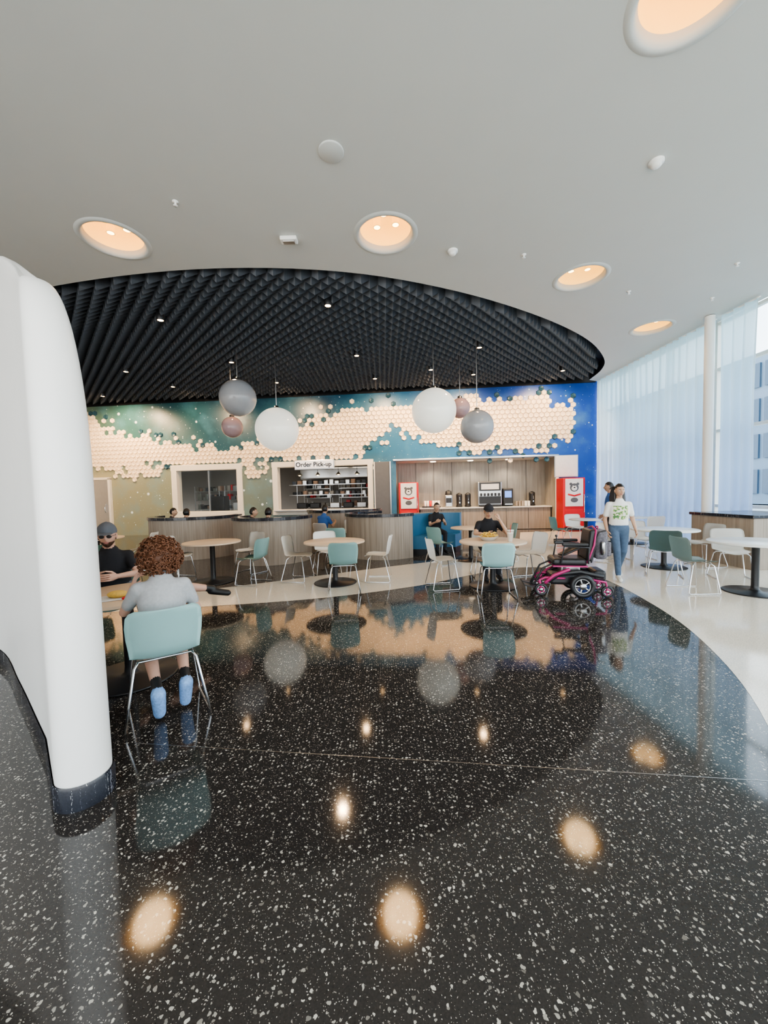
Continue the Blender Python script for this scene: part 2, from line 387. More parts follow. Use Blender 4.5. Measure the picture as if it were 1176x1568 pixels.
# ------------------------------------------------------------------ back wall (local frame: x along wall, y away, z up)
WL=(0,15.27,0); WR=-math.asin(.0953)
def wbuild(mb,name,**k): return mb.build(name,loc=WL,rz=WR,**k)
outer=[(-13.6,0),(.52,0),(.52,2.8),(6.6,2.8),(6.6,0),(8.12,0),(8.12,5.9),(-13.6,5.9)]
hs=[[(-8.7,.95),(-6.05,.95),(-6.05,2.7),(-8.7,2.7)],[(-4.35,.95),(-.6,.95),(-.6,2.72),(-4.35,2.72)]]
v,t=holes(outer,hs)
b=MB(); b.add([(x,0,z) for x,z in v],t,'mural',False)
b.box((-2.7,-.03,5.68),(21.5,.05,.34),'blk')
wbuild(b,'wall_back')
top=[(-13.4,5.33),(-12.3,5.33),(-12.0,4.7),(-11.7,4.64),(-9.2,4.02),(-6.6,3.62),(-5.3,3.8),(-4.4,4.21),(-2.8,4.55),(-1.7,4.9),(.4,5.07),(2.9,5.16),(4.9,5.08),(6.3,5.3),(6.45,5.0),(6.6,4.76),(7.0,4.85),(7.3,5.0)]
bot=[(-13.4,2.8),(-9.2,2.84),(-6.6,2.88),(-1.7,2.92),(-.9,2.96),(-.45,3.45),(.4,3.95),(1.35,3.6),(2.3,3.3),(2.9,3.15),(4.65,2.92),(6.3,2.98),(6.55,3.45),(7.3,3.5)]
def li(P,x):
    for a,c in zip(P,P[1:]):
        if a[0]<=x<=c[0]: return a[1]+(c[1]-a[1])*(x-a[0])/(c[0]-a[0])
    return None
b=MB(); R=.112; sx=math.sqrt(3)*R; sz=1.5*R
def hexa(x,z,m):
    vs=[];q=R*.97
    for rr,y in ((q,0),(q*.96,-.030),(q*.80,-.05)):
        for k in range(6):
            a=pi/6+k*pi/3; vs.append((x+rr*math.cos(a),y,z+rr*math.sin(a)))
    vs.append((x,-.028,z))
    fs=[]
    for L in (0,6):
        for k in range(6): fs.append([L+k,L+(k+1)%6,L+6+(k+1)%6,L+6+k])
    for k in range(6): fs.append([12+k,12+(k+1)%6,18])
    b.add(vs,fs,m,False)
j=0; z=2.2
while z<5.45:
    x=-13.4+(sx/2 if j%2 else 0)
    while x<7.35:
        tz,bz=li(top,x),li(bot,x)
        nn=noise.noise(Vector((x*1.3,z*1.3,0)))*.22
        if tz is not None and bz is not None:
            dt=tz+nn-z; db=z-(bz+nn*(1 if x>-1 else .2))
            mgn=min(dt,db)
            if mgn>0:
                rr=random.random()
                if mgn<.22 and rr<.28: 
                    if rr<.10: hexa(x,z,'hexnavy')
                else: hexa(x,z,'hex')
            elif mgn>-.35 and random.random()<.16 and (x>-1 or dt<0): hexa(x,z,'hex' if random.random()<.5 else 'hexnavy')
            elif (-11.5<x<-9.3 and z>2.35+abs(x+10.6)*.15 or -5.75<x<-4.75 and z>2.25+abs(x+5.3)*.4) and dt>0 and random.random()<.8: hexa(x,z,'hex')
        x+=sx
    z+=sz; j+=1
wbuild(b,'honeycomb_wall_tiles')
def wframe(nm,x0,x1,z0,z1,w=.16,d=.35):
    b=MB(); y=d/2-.06
    b.box(((x0+x1)/2,y,z1+w/2-.02),(x1-x0+2*w,d,w),'frame',bev=.015); b.box(((x0+x1)/2,y,z0-w/2+.02),(x1-x0+2*w,d,w),'frame',bev=.015)
    b.box((x0-w/2+.02,y,(z0+z1)/2),(w,d,z1-z0),'frame',bev=.015); b.box((x1+w/2-.02,y,(z0+z1)/2),(w,d,z1-z0),'frame',bev=.015)
    return b
b=wframe('w',-8.7,-6.05,.95,2.7,.24); b.box((-7.35,.1,1.82),(.05,.05,1.75),'steel'); b.add([(-8.7,.12,.95),(-6.05,.12,.95),(-6.05,.12,2.7),(-8.7,.12,2.7)],[[0,1,2,3]],'glass',False); wbuild(b,'window_1')
b=wframe('w',-4.35,-.6,.95,2.72,.22); b.box((-2.5,-.02,.93),(3.9,.5,.05),'steel',bev=.01)
wbuild(b,'window_2')
b=MB(); b.box((-.02,-.06,1.4),(.62,.14,2.8),'shortsg',bev=.02); b.box((-.33,-.07,1.4),(.04,.18,2.8),'frame'); b.box((.30,-.07,1.4),(.05,.18,2.8),'steel'); wbuild(b,'wall_pier')
b=MB(); b.box((-2.75,-.19,2.76),(1.56,.12,.34),'signface',bev=.03); b.box((-2.75,-.12,2.76),(1.64,.06,.40),'steel',bev=.02)
sg=wbuild(b,'order_pickup_sign')
tcu=bpy.data.curves.new('lettering','FONT'); tcu.body='Order Pick-up'; tcu.size=.25; tcu.align_x='CENTER'; tcu.align_y='CENTER'; tcu.extrude=.004; tcu.offset=.004
to=bpy.data.objects.new('lettering',tcu); scene.collection.objects.link(to); tcu.materials.append(M['blk'])
to.parent=sg; to.location=(-2.75,-.258,2.76); to.rotation_euler=(pi/2,0,0)
b=MB(); b.box((-12.25,-.06,1.2),(1.0,.08,2.4),'steel',bev=.01); b.box((-12.25,-.07,2.45),(1.2,.12,.1),'frame'); b.box((-12.8,-.07,1.22),(.1,.12,2.5),'frame'); b.box((-11.7,-.07,1.22),(.1,.12,2.5),'frame')
b.tube([(-11.9,-.1,1.0),(-11.9,-.16,1.05),(-11.9,-.16,1.3),(-11.9,-.1,1.35)],.015,'chrome'); wbuild(b,'door_1')
K='kitchenwall'
x0,x1,y0,y1,zt=-12,.35,.12,4.0,3.1
for nm,q in (('wall_kitchen_rear',[(x0,y1,0),(x1,y1,0),(x1,y1,zt),(x0,y1,zt)]),('wall_kitchen_side',[(x1,y0,0),(x1,y1,0),(x1,y1,zt),(x1,y0,zt)]),('wall_kitchen_end',[(x0,y0,0),(x0,y1,0),(x0,y1,zt),(x0,y0,zt)]),('ceiling_kitchen',[(x0,y0,zt),(x1,y0,zt),(x1,y1,zt),(x0,y1,zt)])):
    b=MB(); b.add(q,[[0,1,2,3]],K,False); wbuild(b,nm)
for cx in (-7.8,-4.0,-2.4,-1.2):
    b=MB(); b.box((cx,1.9,3.05),(.9,.3,.05),'lightpanel'); wbuild(b,'kitchen_ceiling_light')
b=MB()
for (cx,ww,zz) in ((-3.6,1.3,1.9),(-1.7,1.6,1.9),(-7.6,1.5,1.9),(-9.3,1.3,1.9)):
    for k in range(4): b.box((cx,3.5,.5+k*.45),(ww,.5,.03),'steel')
    for sx_ in (-1,1):
        for sy in (-1,1): b.tube([(cx+sx_*ww/2,3.5+sy*.24,0),(cx+sx_*ww/2,3.5+sy*.24,zz+.2)],.018,'steel',8)
    for k in range(4):
        xx=cx-ww/2+.1
        while xx<cx+ww/2-.1:
            hh=random.uniform(.12,.32); ww2=random.uniform(.08,.25)
            b.box((xx+ww2/2,3.45,.515+k*.45+hh/2),(ww2*.9,.3,hh),random.choice(['steel','tanshirt','shortsg','blackplastic','red','steel','woodpale']),bev=.01); xx+=ww2+.02
wbuild(b,'kitchen_shelving')
b=MB(); b.box((-2.5,1.5,.45),(3.6,.75,.9),'steel',bev=.02)
for cx in (-3.8,-3.2,-2.3,-1.7,-1.1): 
    b.box((cx,1.5,1.02+.06),(.42,.4,.24),random.choice(['steel','blackplastic']),bev=.03)
b.box((-2.6,1.4,1.55),(3.4,.35,.03),'steel'); b.box((-2.6,1.4,2.0),(3.4,.35,.03),'steel')
for cx in (-4,-2.5,-1.1): b.tube([(cx,1.4,.9),(cx,1.4,2.0)],.02,'steel')
for i in range(14):
    b.box((-4.1+i*.24,1.4,1.57+.06),(.16,.2,.12+.05*(i%3)),random.choice(['steel','tanshirt','blackplastic','woodpale','yellow']),bev=.02)
    b.box((-4.1+i*.24,1.4,2.02+.07),(.18,.2,.14+.04*(i%4)),random.choice(['steel','tanshirt','blackplastic','shortsg','steel']),bev=.02)
wbuild(b,'kitchen_counter')
b=MB(); b.box((-2.5,2.7,2.55),(3.2,1.0,.5),'steel',bev=.04); wbuild(b,'range_hood')
b=MB(); b.box((-7.5,1.9,.45),(2.6,.7,.9),'steel',bev=.02); b.box((-7.9,1.9,1.25),(.7,.5,.7),'blackplastic',bev=.03); b.box((-6.9,1.9,1.1),(.5,.5,.4),'steel',bev=.03); wbuild(b,'kitchen_prep_station')
for cx in (-3.7,-2.9,-2.0,-1.2):
    b=MB(); b.tube([(cx,.9,3.05),(cx,.9,2.5)],.008,'blk',6); b.lathe([(.03,.12),(.06,.08),(.13,0)],(cx,.9,2.40),'steel',20); b.ell((cx,.9,2.42),(.05,.05,.05),'warm'); wbuild(b,'heat_lamp')
b=MB(); d=1.2
b.add([(.52,0,0),(6.6,0,0),(6.6,d,0),(.52,d,0),(.52,0,2.8),(6.6,0,2.8),(6.6,d,2.8),(.52,d,2.8)],[[3,2,6,7],[0,3,7,4],[1,2,6,5]],'woodpale',False)
b.add([(.52,0,2.8),(6.6,0,2.8),(6.6,d,2.8),(.52,d,2.8)],[[0,1,2,3]],'whitewall',False)
for i in range(1,8): b.box((.52+i*.76,d-.006,1.4),(.012,.012,2.8),'blk')
wbuild(b,'wall_alcove')
b=MB(); b.box((3.56,-.03,2.84),(6.3,.14,.07),'steel',bev=.01); b.box((6.65,-.03,1.4),(.1,.14,2.8),'frame'); wbuild(b,'trim_1')
b=MB()
for cx in (2.0,3.5,5.0): b.lathe([(.001,0),(.10,0),(.11,-.01),(.115,.01)],(cx,.6,2.785),'lightpanel',16)
o=wbuild(b,'added_alcove_lights')  # lights added to brighten the alcove
for cx in (2.0,3.5,5.0):
    l=lamp('SPOT','spot',(0,0,0),60,(1,.85,.65),.08,None,spot=2.4); l.parent=o; l.location=(cx,.6,2.75)
b=MB(); b.box((4.0,.75,.44),(5.1,.8,.86),'wood',bev=.01); b.box((4.0,.72,.89),(5.16,.9,.05),'tablewhite',bev=.01)
for i in range(7): b.box((1.45+i*.85,.345,.44),(.01,.01,.8),'blk')
wbuild(b,'beverage_counter')
def urn(x,h=.55):
    b=MB(); b.lathe([(.13,0),(.13,.05),(.11,.08),(.12,h-.1),(.12,h-.03),(.08,h),(.03,h+.03),(.001,h+.03)],(x,.75,.92),'blackplastic',24,capb=True); b.box((x,.6,1.1),(.04,.1,.06),'chrome'); b.tube([(x,.63,1.32),(x,.56,1.3),(x,.56,1.2)],.012,'chrome'); wbuild(b,'coffee_urn')
for x in (3.05,3.4,5.95): urn(x)
b=MB(); b.box((4.25,.8,1.42),(.95,.55,1.0),'steel',bev=.03); b.box((4.25,.51,1.72),(.85,.03,.34),'blackplastic'); b.box((4.25,.5,1.72),(.7,.02,.22),'poster')
for i in range(6): b.box((3.9+i*.14,.47,1.40),(.07,.1,.12),'blackplastic',bev=.01)
b.box((4.25,.52,1.18),(.86,.02,.30),'blackplastic'); b.box((4.25,.48,.97),(.9,.2,.07),'blackplastic',bev=.01); wbuild(b,'soda_fountain')
b=MB(); b.box((4.98,.8,1.28),(.4,.4,.70),'blackplastic',bev=.03); b.box((4.98,.59,1.40),(.26,.02,.26),'screen'); b.box((4.98,.55,1.0),(.3,.15,.05),'steel'); wbuild(b,'coffee_machine')
b=MB(); b.box((2.62,.8,1.17),(.3,.35,.5),'steel',bev=.04); b.box((2.62,.61,1.2),(.22,.02,.2),'blackplastic'); b.lathe([(.14,.5),(.12,.65),(.02,.7)],(2.62,.8,.92),'blackplastic',20); wbuild(b,'coffee_grinder')
b=MB()
for i in range(6):
    b.lathe([(.04,0),(.05,.28),(.045,.28),(.035,.02),(.001,.02)],(1.65+i*.11,.6,.92),random.choice(['white','poster','red']),14)
b.box((1.9,.62,.95),(.75,.2,.05),'blackplastic'); wbuild(b,'paper_cups')
b=MB()
for i in range(5): b.box((5.3+.0+i*.12,.6,.92+.1),(.09,.12,.2),random.choice(['white','wood','blackplastic','steel']),bev=.01)
wbuild(b,'condiment_caddy')
def cooler(x,y):
    b=MB(); b.box((x,y,.98),(.78,.7,1.95),'red',bev=.03); b.box((x,y-.36,1.42),(.62,.03,1.0),'poster',bev=.01); b.box((x,y-.36,.50),(.62,.03,.60),'red',bev=.01)
    b.box((x,y-.355,.1),(.66,.02,.12),'blackplastic'); b.tube([(x+.34,y-.35,.7),(x+.34,y-.41,.75),(x+.34,y-.41,1.3),(x+.34,y-.35,1.35)],.012,'chrome')
    for dx_,dz,rr in ((0,0,.15),(-.12,.13,.05),(.12,.13,.05)):
        b.ell((x+dx_,y-.378,1.6+dz),(rr,.006,rr),'shortsg',nu=20,nv=12)
    b.ell((x,y-.385,1.57),(.10,.006,.09),'poster'); b.ell((x,y-.389,1.60),(.035,.006,.025),'blk')
    for s in (-1,1): b.ell((x+s*.05,y-.386,1.66),(.015,.006,.015),'poster'); 
    b.tube([(x-.22,y-.378,1.36),(x,y-.378,1.30),(x+.22,y-.378,1.36)],[(.03,.005)]*3,'red',8,ax=(0,0,1)); b.ell((x,y-.378,1.15),(.13,.006,.09),'shortsg',nu=16,nv=8)
    wbuild(b,'drinks_cooler')
cooler(1.0,.25); cooler(7.0,-.42)
b=MB(); b.box((6.98,-.09,2.42),(.8,.06,.78),'poster',bev=.01); b.box((6.98,-.07,2.42),(.86,.05,.84),'steel',bev=.01); wbuild(b,'menu_board')
b=MB(); b.box((-13.7,6,3),(.2,22.5,6.2),'whitewall'); b.build('wall_left')
# ------------------------------------------------------------------ right window wall + curtain
XW=8.35
b=MB()
yy=-4.8
while yy<14.5:
    b.box((XW,yy,2.8),(.12,.07,5.6),'frame'); yy+=1.6
for z in (.06,1.05,2.9,4.4,5.5): b.box((XW,4.8,z),(.1,19.4,.07),'frame')
b.add([(XW,-4.9,0),(XW,14.4,0),(XW,14.4,5.6),(XW,-4.9,5.6)],[[0,1,2,3]],'glass',False)
b.build('window_3')
b=MB()
xx=-13.2
while xx<8.4: b.box((xx,-4.95,2.8),(.08,.14,5.6),'frame'); xx+=2.15
for z in (.06,2.6,5.5): b.box((-2.6,-4.95,z),(21.6,.1,.08),'frame')
b.build('rear_light_opening')  # unseen open frame, added so sky light enters from behind the camera
def curtain(y0,y1):
    nn=int((y1-y0)/.022); zs=[.03,.8,1.8,3.0,4.2,5.0,5.5]
    vs=[];fs=[]
    for i in range(nn+1):
        y=y0+(y1-y0)*i/nn
        for z in zs:
            a=.095*(1-.25*z/5.5); ph=2*pi*y/.26+1.8*noise.noise(Vector((y*2.1,z*.25,3)))
            vs.append((8.02+a*math.sin(ph)+.03*noise.noise(Vector((y*1.3,z*.4,0))),y,z))
    m=len(zs)
    for i in range(nn):
        for k in range(m-1): fs.append([i*m+k,(i+1)*m+k,(i+1)*m+k+1,i*m+k+1])
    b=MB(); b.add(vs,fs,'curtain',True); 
    b.tube([(8.02,y0,5.51),(8.02,y1,5.51)],.02,'white',8)
    return b.build('sheer_curtain')
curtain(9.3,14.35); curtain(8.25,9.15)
b=MB(); b.lathe([(.12,0),(.12,.04),(.10,.06),(.10,ZC-.01)],(7.80,9.22,0),'white',28); b.build('round_column')
b=MB(); b.box((7.25,7.55,.47),(1.2,1.4,.94),'wood',bev=.01); b.box((7.25,7.55,.97),(1.26,1.46,.06),'capterr',bev=.01); b.build('planter_wall')
b=MB(); b.add([(8.6,-40,-.1),(90,-40,-.1),(90,90,-.1),(8.6,90,-.1)],[[0,1,2,3]],'concrete',False); b.build('ground')
b=MB(); b.box((40,38,6),(20,24,12),'bldg')
for i in range(12):
    for k in range(4): b.box((29.95,27.5+i*1.9,1.8+k*2.8),(.2,1.5,1.9),'bldgw')
b.build('office_building')
# ------------------------------------------------------------------ fin partition (left)
path=catmull([(-1.615,1.95),(-2.22,2.47),(-2.9,3.05),(-3.7,3.7),(-4.8,4.3)],6)
def fin(layers,m,b,rb=.0):
    n=len(path); r0_=.122
    def outline(rs,e):
        P=[]
        for i,q in enumerate(path):
            t=(path[min(i+1,n-1)]-path[max(i-1,0)]).normalized(); P.append(q+t*e*max(0,1-i/12))
        L=[];Rr=[]
        for i,q in enumerate(P):
            t=(P[min(i+1,n-1)]-P[max(i-1,0)]).normalized(); nn=Vector((-t.y,t.x))
            r_=(r0_-.045*min(1,i/4))*rs+rb
            L.append((q+nn*r_,i)); Rr.append((q-nn*r_,i))
        t0=(P[1]-P[0]).normalized()
        r_=r0_*rs+rb; n0=Vector((-t0.y,t0.x)); cap=[]
        for k in range(1,16):
            an=pi*k/16; v_=n0*math.cos(an)-t0*math.sin(an); cap.append((P[0]+v_*r_,0))
        return L[::-1]+cap+Rr
    rings=[]
    for rs,e,zf in layers: rings.append([(q.x,q.y,zf(i)) for q,i in outline(rs,e)])
    nn=len(rings[0]); vs=[q for r_ in rings for q in r_]; fs=[]
    for j in range(len(rings)-1):
        for k in range(nn-1): fs.append([j*nn+k,j*nn+k+1,(j+1)*nn+k+1,(j+1)*nn+k])
    b.add(vs,fs,m,True)
b=MB()
lay=[(1,.0,lambda i:.12)]+[(1,.025*z,(lambda zz:(lambda i:zz))(z)) for z in (.6,1.1,1.6)]
for q in range(1,17):
    a=pi/2*q/16
    lay.append((max(math.cos(a)**.45,.001),.04+.58*(1-math.cos(a)),(lambda a:(lambda i:1.6+(1.25+.05*i)*math.sin(a)))(a)))
fin(lay,'finwhite',b)
fin([(1,0,lambda i:0),(1,0,lambda i:.11),(.95,0,lambda i:.125)],'capterr',b,.012)
b.build('curved_partition_fin',off=(-2.5,2.7,0),merge=True)
# ------------------------------------------------------------------ ceiling devices
def dev(name,prof,x,y,m='white'):
    b=MB(); b.lathe(prof,(x,y,ZC-.001),m,24); b.build(name,off=(x,y,ZC))
dev('ceiling_speaker',[(.15,0),(.15,-.012),(.14,-.018),(.001,-.018)],-.52,4.66,'ceil')
for q in ((3.45,4.9),(1.24,6.55)): dev('smoke_detector',[(.085,0),(.085,-.025),(.06,-.03),(.055,-.06),(.03,-.075),(.001,-.075)],*q)
for q in ((-2.72,5.36),(2.48,6.7),(6.48,7.1),(5.1,8.0),(7.1,8.35)): dev('fire_sprinkler',[(.04,0),(.04,-.008),(.014,-.01),(.012,-.05),(.03,-.052),(.03,-.056),(.001,-.056)],*q)
b=MB(); b.box((-1.38,6.14,ZC-.032),(.26,.14,.06),'white',bev=.015); b.box((-1.38,6.14,ZC-.067),(.18,.08,.02),'steel',bev=.005); b.build('emergency_light')
# ------------------------------------------------------------------ pendants
for (x,y,z,r_,m) in ((1.42,10.5,3.76,.60,'globew'),(-3.1,11.4,3.51,.63,'globew'),(2.55,10.35,3.28,.44,'globeg'),(-4.0,10.8,4.30,.50,'globeg'),(-4.5,11.6,3.64,.31,'globep'),(2.35,11.6,4.05,.30,'globep')):
    b=MB(); b.ell((x,y,z),(r_,r_,r_),m,nu=48,nv=32); b.tube([(x,y,z+r_-.01),(x,y,5.6)],.012,'steel',8); b.lathe([(.07,0),(.07,.06),(.02,.09)],(x,y,z+r_-.02),'steel',20)
    b.build('globe_pendant_lamp',off=(x,y,z))
# ------------------------------------------------------------------ booths
def arcpts(c,R,a0,a1,n=28): return [(c[0]+R*math.cos(math.radians(a0+(a1-a0)*i/n)),c[1]+R*math.sin(math.radians(a0+(a1-a0)*i/n))) for i in range(n+1)]
def arcwall(b,c,R0,R1,a0,a1,z0,z1,m):
    A=arcpts(c,R0,a0,a1);B=arcpts(c,R1,a0,a1); n=len(A)
    vs=[(x,y,z0) for x,y in A]+[(x,y,z1) for x,y in A]+[(x,y,z0) for x,y in B]+[(x,y,z1) for x,y in B]
    fs=[]
    for i in range(n-1): fs+=[[i,i+1,n+i+1,n+i],[2*n+i+1,2*n+i,3*n+i,3*n+i+1],[n+i,n+i+1,3*n+i+1,3*n+i],[i+1,i,2*n+i,2*n+i+1]]
    fs+=[[0,n,3*n,2*n],[n-1,3*n-1,4*n-1,2*n-1]]
    b.add(vs,fs,m,False)
def booth(c,R,a0,a1):
    b=MB(); arcwall(b,c,R-.12,R,a0,a1,0.002,1.0,'wood'); arcwall(b,c,R-.15,R+.03,a0-1,a1+1,1.0,1.07,'capterr')
    arcwall(b,c,R-.60,R-.125,a0+2,a1-2,.12,.46,'blue'); arcwall(b,c,R-.22,R-.125,a0+2,a1-2,.46,.92,'blue')
    b.build('curved_booth',off=(c[0],c[1],0))
booth((0,9.75),.97,95,314); booth((-2.72,9.32),.92,150,375); booth((-5.15,10.5),1.15,170,370); booth((-1.3,12.6),1.2,180,360)
b=MB(); c_=(1.55,9.25)
arcwall(b,c_,.98,1.06,60,165,.002,1.02,'wood'); arcwall(b,c_,.86,.975,60,165,.46,1.0,'blue'); arcwall(b,c_,.50,.97,60,165,.14,.46,'blue'); arcwall(b,c_,.54,.95,61,164,.002,.14,'blackplastic')
b.build('upholstered_banquette',off=(c_[0],c_[1],0))
# ------------------------------------------------------------------ chairs/tables
def chairmesh(col):
    prof=[(.235,.425),(.205,.446),(.10,.452),(-.04,.442),(-.13,.445),(-.185,.475),(-.212,.54),(-.228,.62),(-.243,.70),(-.258,.77),(-.266,.80),(-.268,.812)]
    hw=[.14,.195,.215,.22,.215,.212,.218,.228,.232,.225,.205,.17]
    wb=[0,0,0,0,.15,.5,.9,1,1,1,1,1]
    bm=bmesh.new(); nu=14; G=[]
    for (y,z),h_,w_ in zip(prof,hw,wb):
        G.append([bm.verts.new((h_*(2*k/nu-1),y+.055*(2*k/nu-1)**2*w_,z+.03*(2*k/nu-1)**2*(1-w_))) for k in range(nu+1)])
    for j in range(len(G)-1):
        for k in range(nu): bm.faces.new([G[j][k],G[j][k+1],G[j+1][k+1],G[j+1][k]])
    bmesh.ops.solidify(bm,geom=bm.faces[:],thickness=.010)
    bmesh.ops.recalc_face_normals(bm,faces=bm.faces)
    bm.verts.index_update()
    b=MB(); b.add([v.co.copy() for v in bm.verts],[[v.index for v in f.verts] for f in bm.faces],col,True); bm.free()
    for s in (-1,1):
        b.tube([(s*.165,.13,.432),(s*.19,.16,.40),(s*.238,.215,.03),(s*.24,.205,.009),(s*.255,-.2,.009),(s*.253,-.22,.03),(s*.19,-.13,.40),(s*.165,-.10,.43)],.0085,'chrome',8)
    b.tube([(-.17,.13,.432),(.17,.13,.432)],.008,'chrome',8); b.tube([(-.17,-.10,.43),(.17,-.10,.43)],.008,'chrome',8)
    return b.mesh('dining_chair_'+col)
CH={c:chairmesh(c) for c in ('teal','white','greyteal')}
def chair(x,y,ang,c='white'): return inst('dining_chair',CH[c],(x,y,.003),math.radians(ang-90))
def table(x,y,r_=.53,top='tabletop',h=.74):
    b=MB()
    b.lathe([(.001,h),(r_-.005,h),(r_,h-.004),(r_,h-.026)],(x,y,0),top,56); b.lathe([(r_,h-.026),(r_-.02,h-.032),(.001,h-.032)],(x,y,0),'blackplastic',56)
    b.lathe([(.001,0.003),(.37,.003),(.375,.010),(.36,.018),(.08,.026),(.05,.05),(.045,.1),(.045,h-.09),(.06,h-.06),(.16,h-.04),(.16,h-.03)],(x,y,0),'blackplastic',40)
    return b.build('round_dining_table',off=(x,y,0))
table(-.88,6.65); table(1.75,6.17); table(-3.17,6.98,.5); table(5.39,7.33,.55,'tablewhite'); table(5.32,5.44,.55,'tablewhite'); table(5.4,10.2,.42,'tablewhite'); table(1.95,8.6,.45)
table(-2.25,3.28,.46)
table(-6.2,8.2,.5); table(6.9,10.6,.45,'tablewhite')
for c in [(-1.6,6.95,-10,'white'),(-.66,6.02,95,'teal'),(-.12,6.8,175,'white'),(-1.15,7.5,-70,'white'),
          (.92,6.15,8,'white'),(1.62,5.55,85,'teal'),(2.5,6.55,190,'white'),(1.85,6.95,-95,'white'),
          (-2.35,6.75,165,'teal'),(-2.75,7.75,-120,'white'),(-3.75,6.4,40,'teal'),(-4.0,7.3,-10,'white'),
          (4.85,6.6,60,'greyteal'),(6.2,7.35,185,'white'),(4.75,8.0,-50,'white'),(5.5,8.2,-95,'white'),
          (4.55,5.6,-5,'greyteal'),(5.75,6.3,-115,'white'),(6.15,5.5,180,'white'),
          (4.75,10.3,0,'teal'),(6.05,10.1,180,'white'),(5.5,10.95,-90,'white'),(6.9,9.85,90,'white'),(6.9,11.4,-90,'white'),
          (1.2,8.2,35,'teal'),(2.7,8.5,175,'teal'),
          (-6.0,7.3,100,'white'),(-5.3,8.4,190,'white'),(-6.95,8.5,-10,'teal'),(-4.9,6.3,150,'teal'),(-1.05,8.6,80,'teal'),(-1.6,10.15,60,'white'),(-.95,11.0,-90,'white')]: chair(*c)
# ------------------------------------------------------------------ people
def hand(b,wr,d,n,S,m,sgn=1,curl=.45):
    wr=Vector(wr); d=Vector(d).normalized(); n=Vector(n); n=(n-n.dot(d)*d).normalized(); w_=d.cross(n)
    b.tube([wr-d*.015*S,wr+d*.02*S,wr+d*.055*S,wr+d*.085*S],[(.024*S,.018*S),(.032*S,.018*S),(.040*S,.015*S),(.037*S,.012*S)],m,12,ax=w_)
    for i,L in enumerate((.068,.078,.072,.056)):
        q=wr+d*.085*S+w_*sgn*(.030-.020*i)*S; dd=d.copy(); pts=[q-d*.01*S,q]
        for k,fr in enumerate((.45,.30,.25)):
            dd=(Matrix.Rotation(curl*(.8+.25*k)*1.0,3,w_)@dd) if (Matrix.Rotation(.1,3,w_)@d).dot(n)>0 else (Matrix.Rotation(-curl*(.8+.25*k),3,w_)@dd)
            q=q+dd*L*fr*S*1.1; pts.append(q)
        b.tube(pts,[.0095*S,.0095*S,.0088*S,.008*S,.0068*S],m,8)
    q=wr+d*.022*S+w_*sgn*.026*S; t1=(d*.65+w_*sgn*.65+n*.3).normalized(); t2=(d*.9+w_*sgn*.2+n*.35).normalized()
    b.tube([q,q+t1*.04*S,q+t1*.04*S+t2*.03*S,q+t1*.04*S+t2*.052*S],[.013*S,.011*S,.0095*S,.0075*S],m,8)
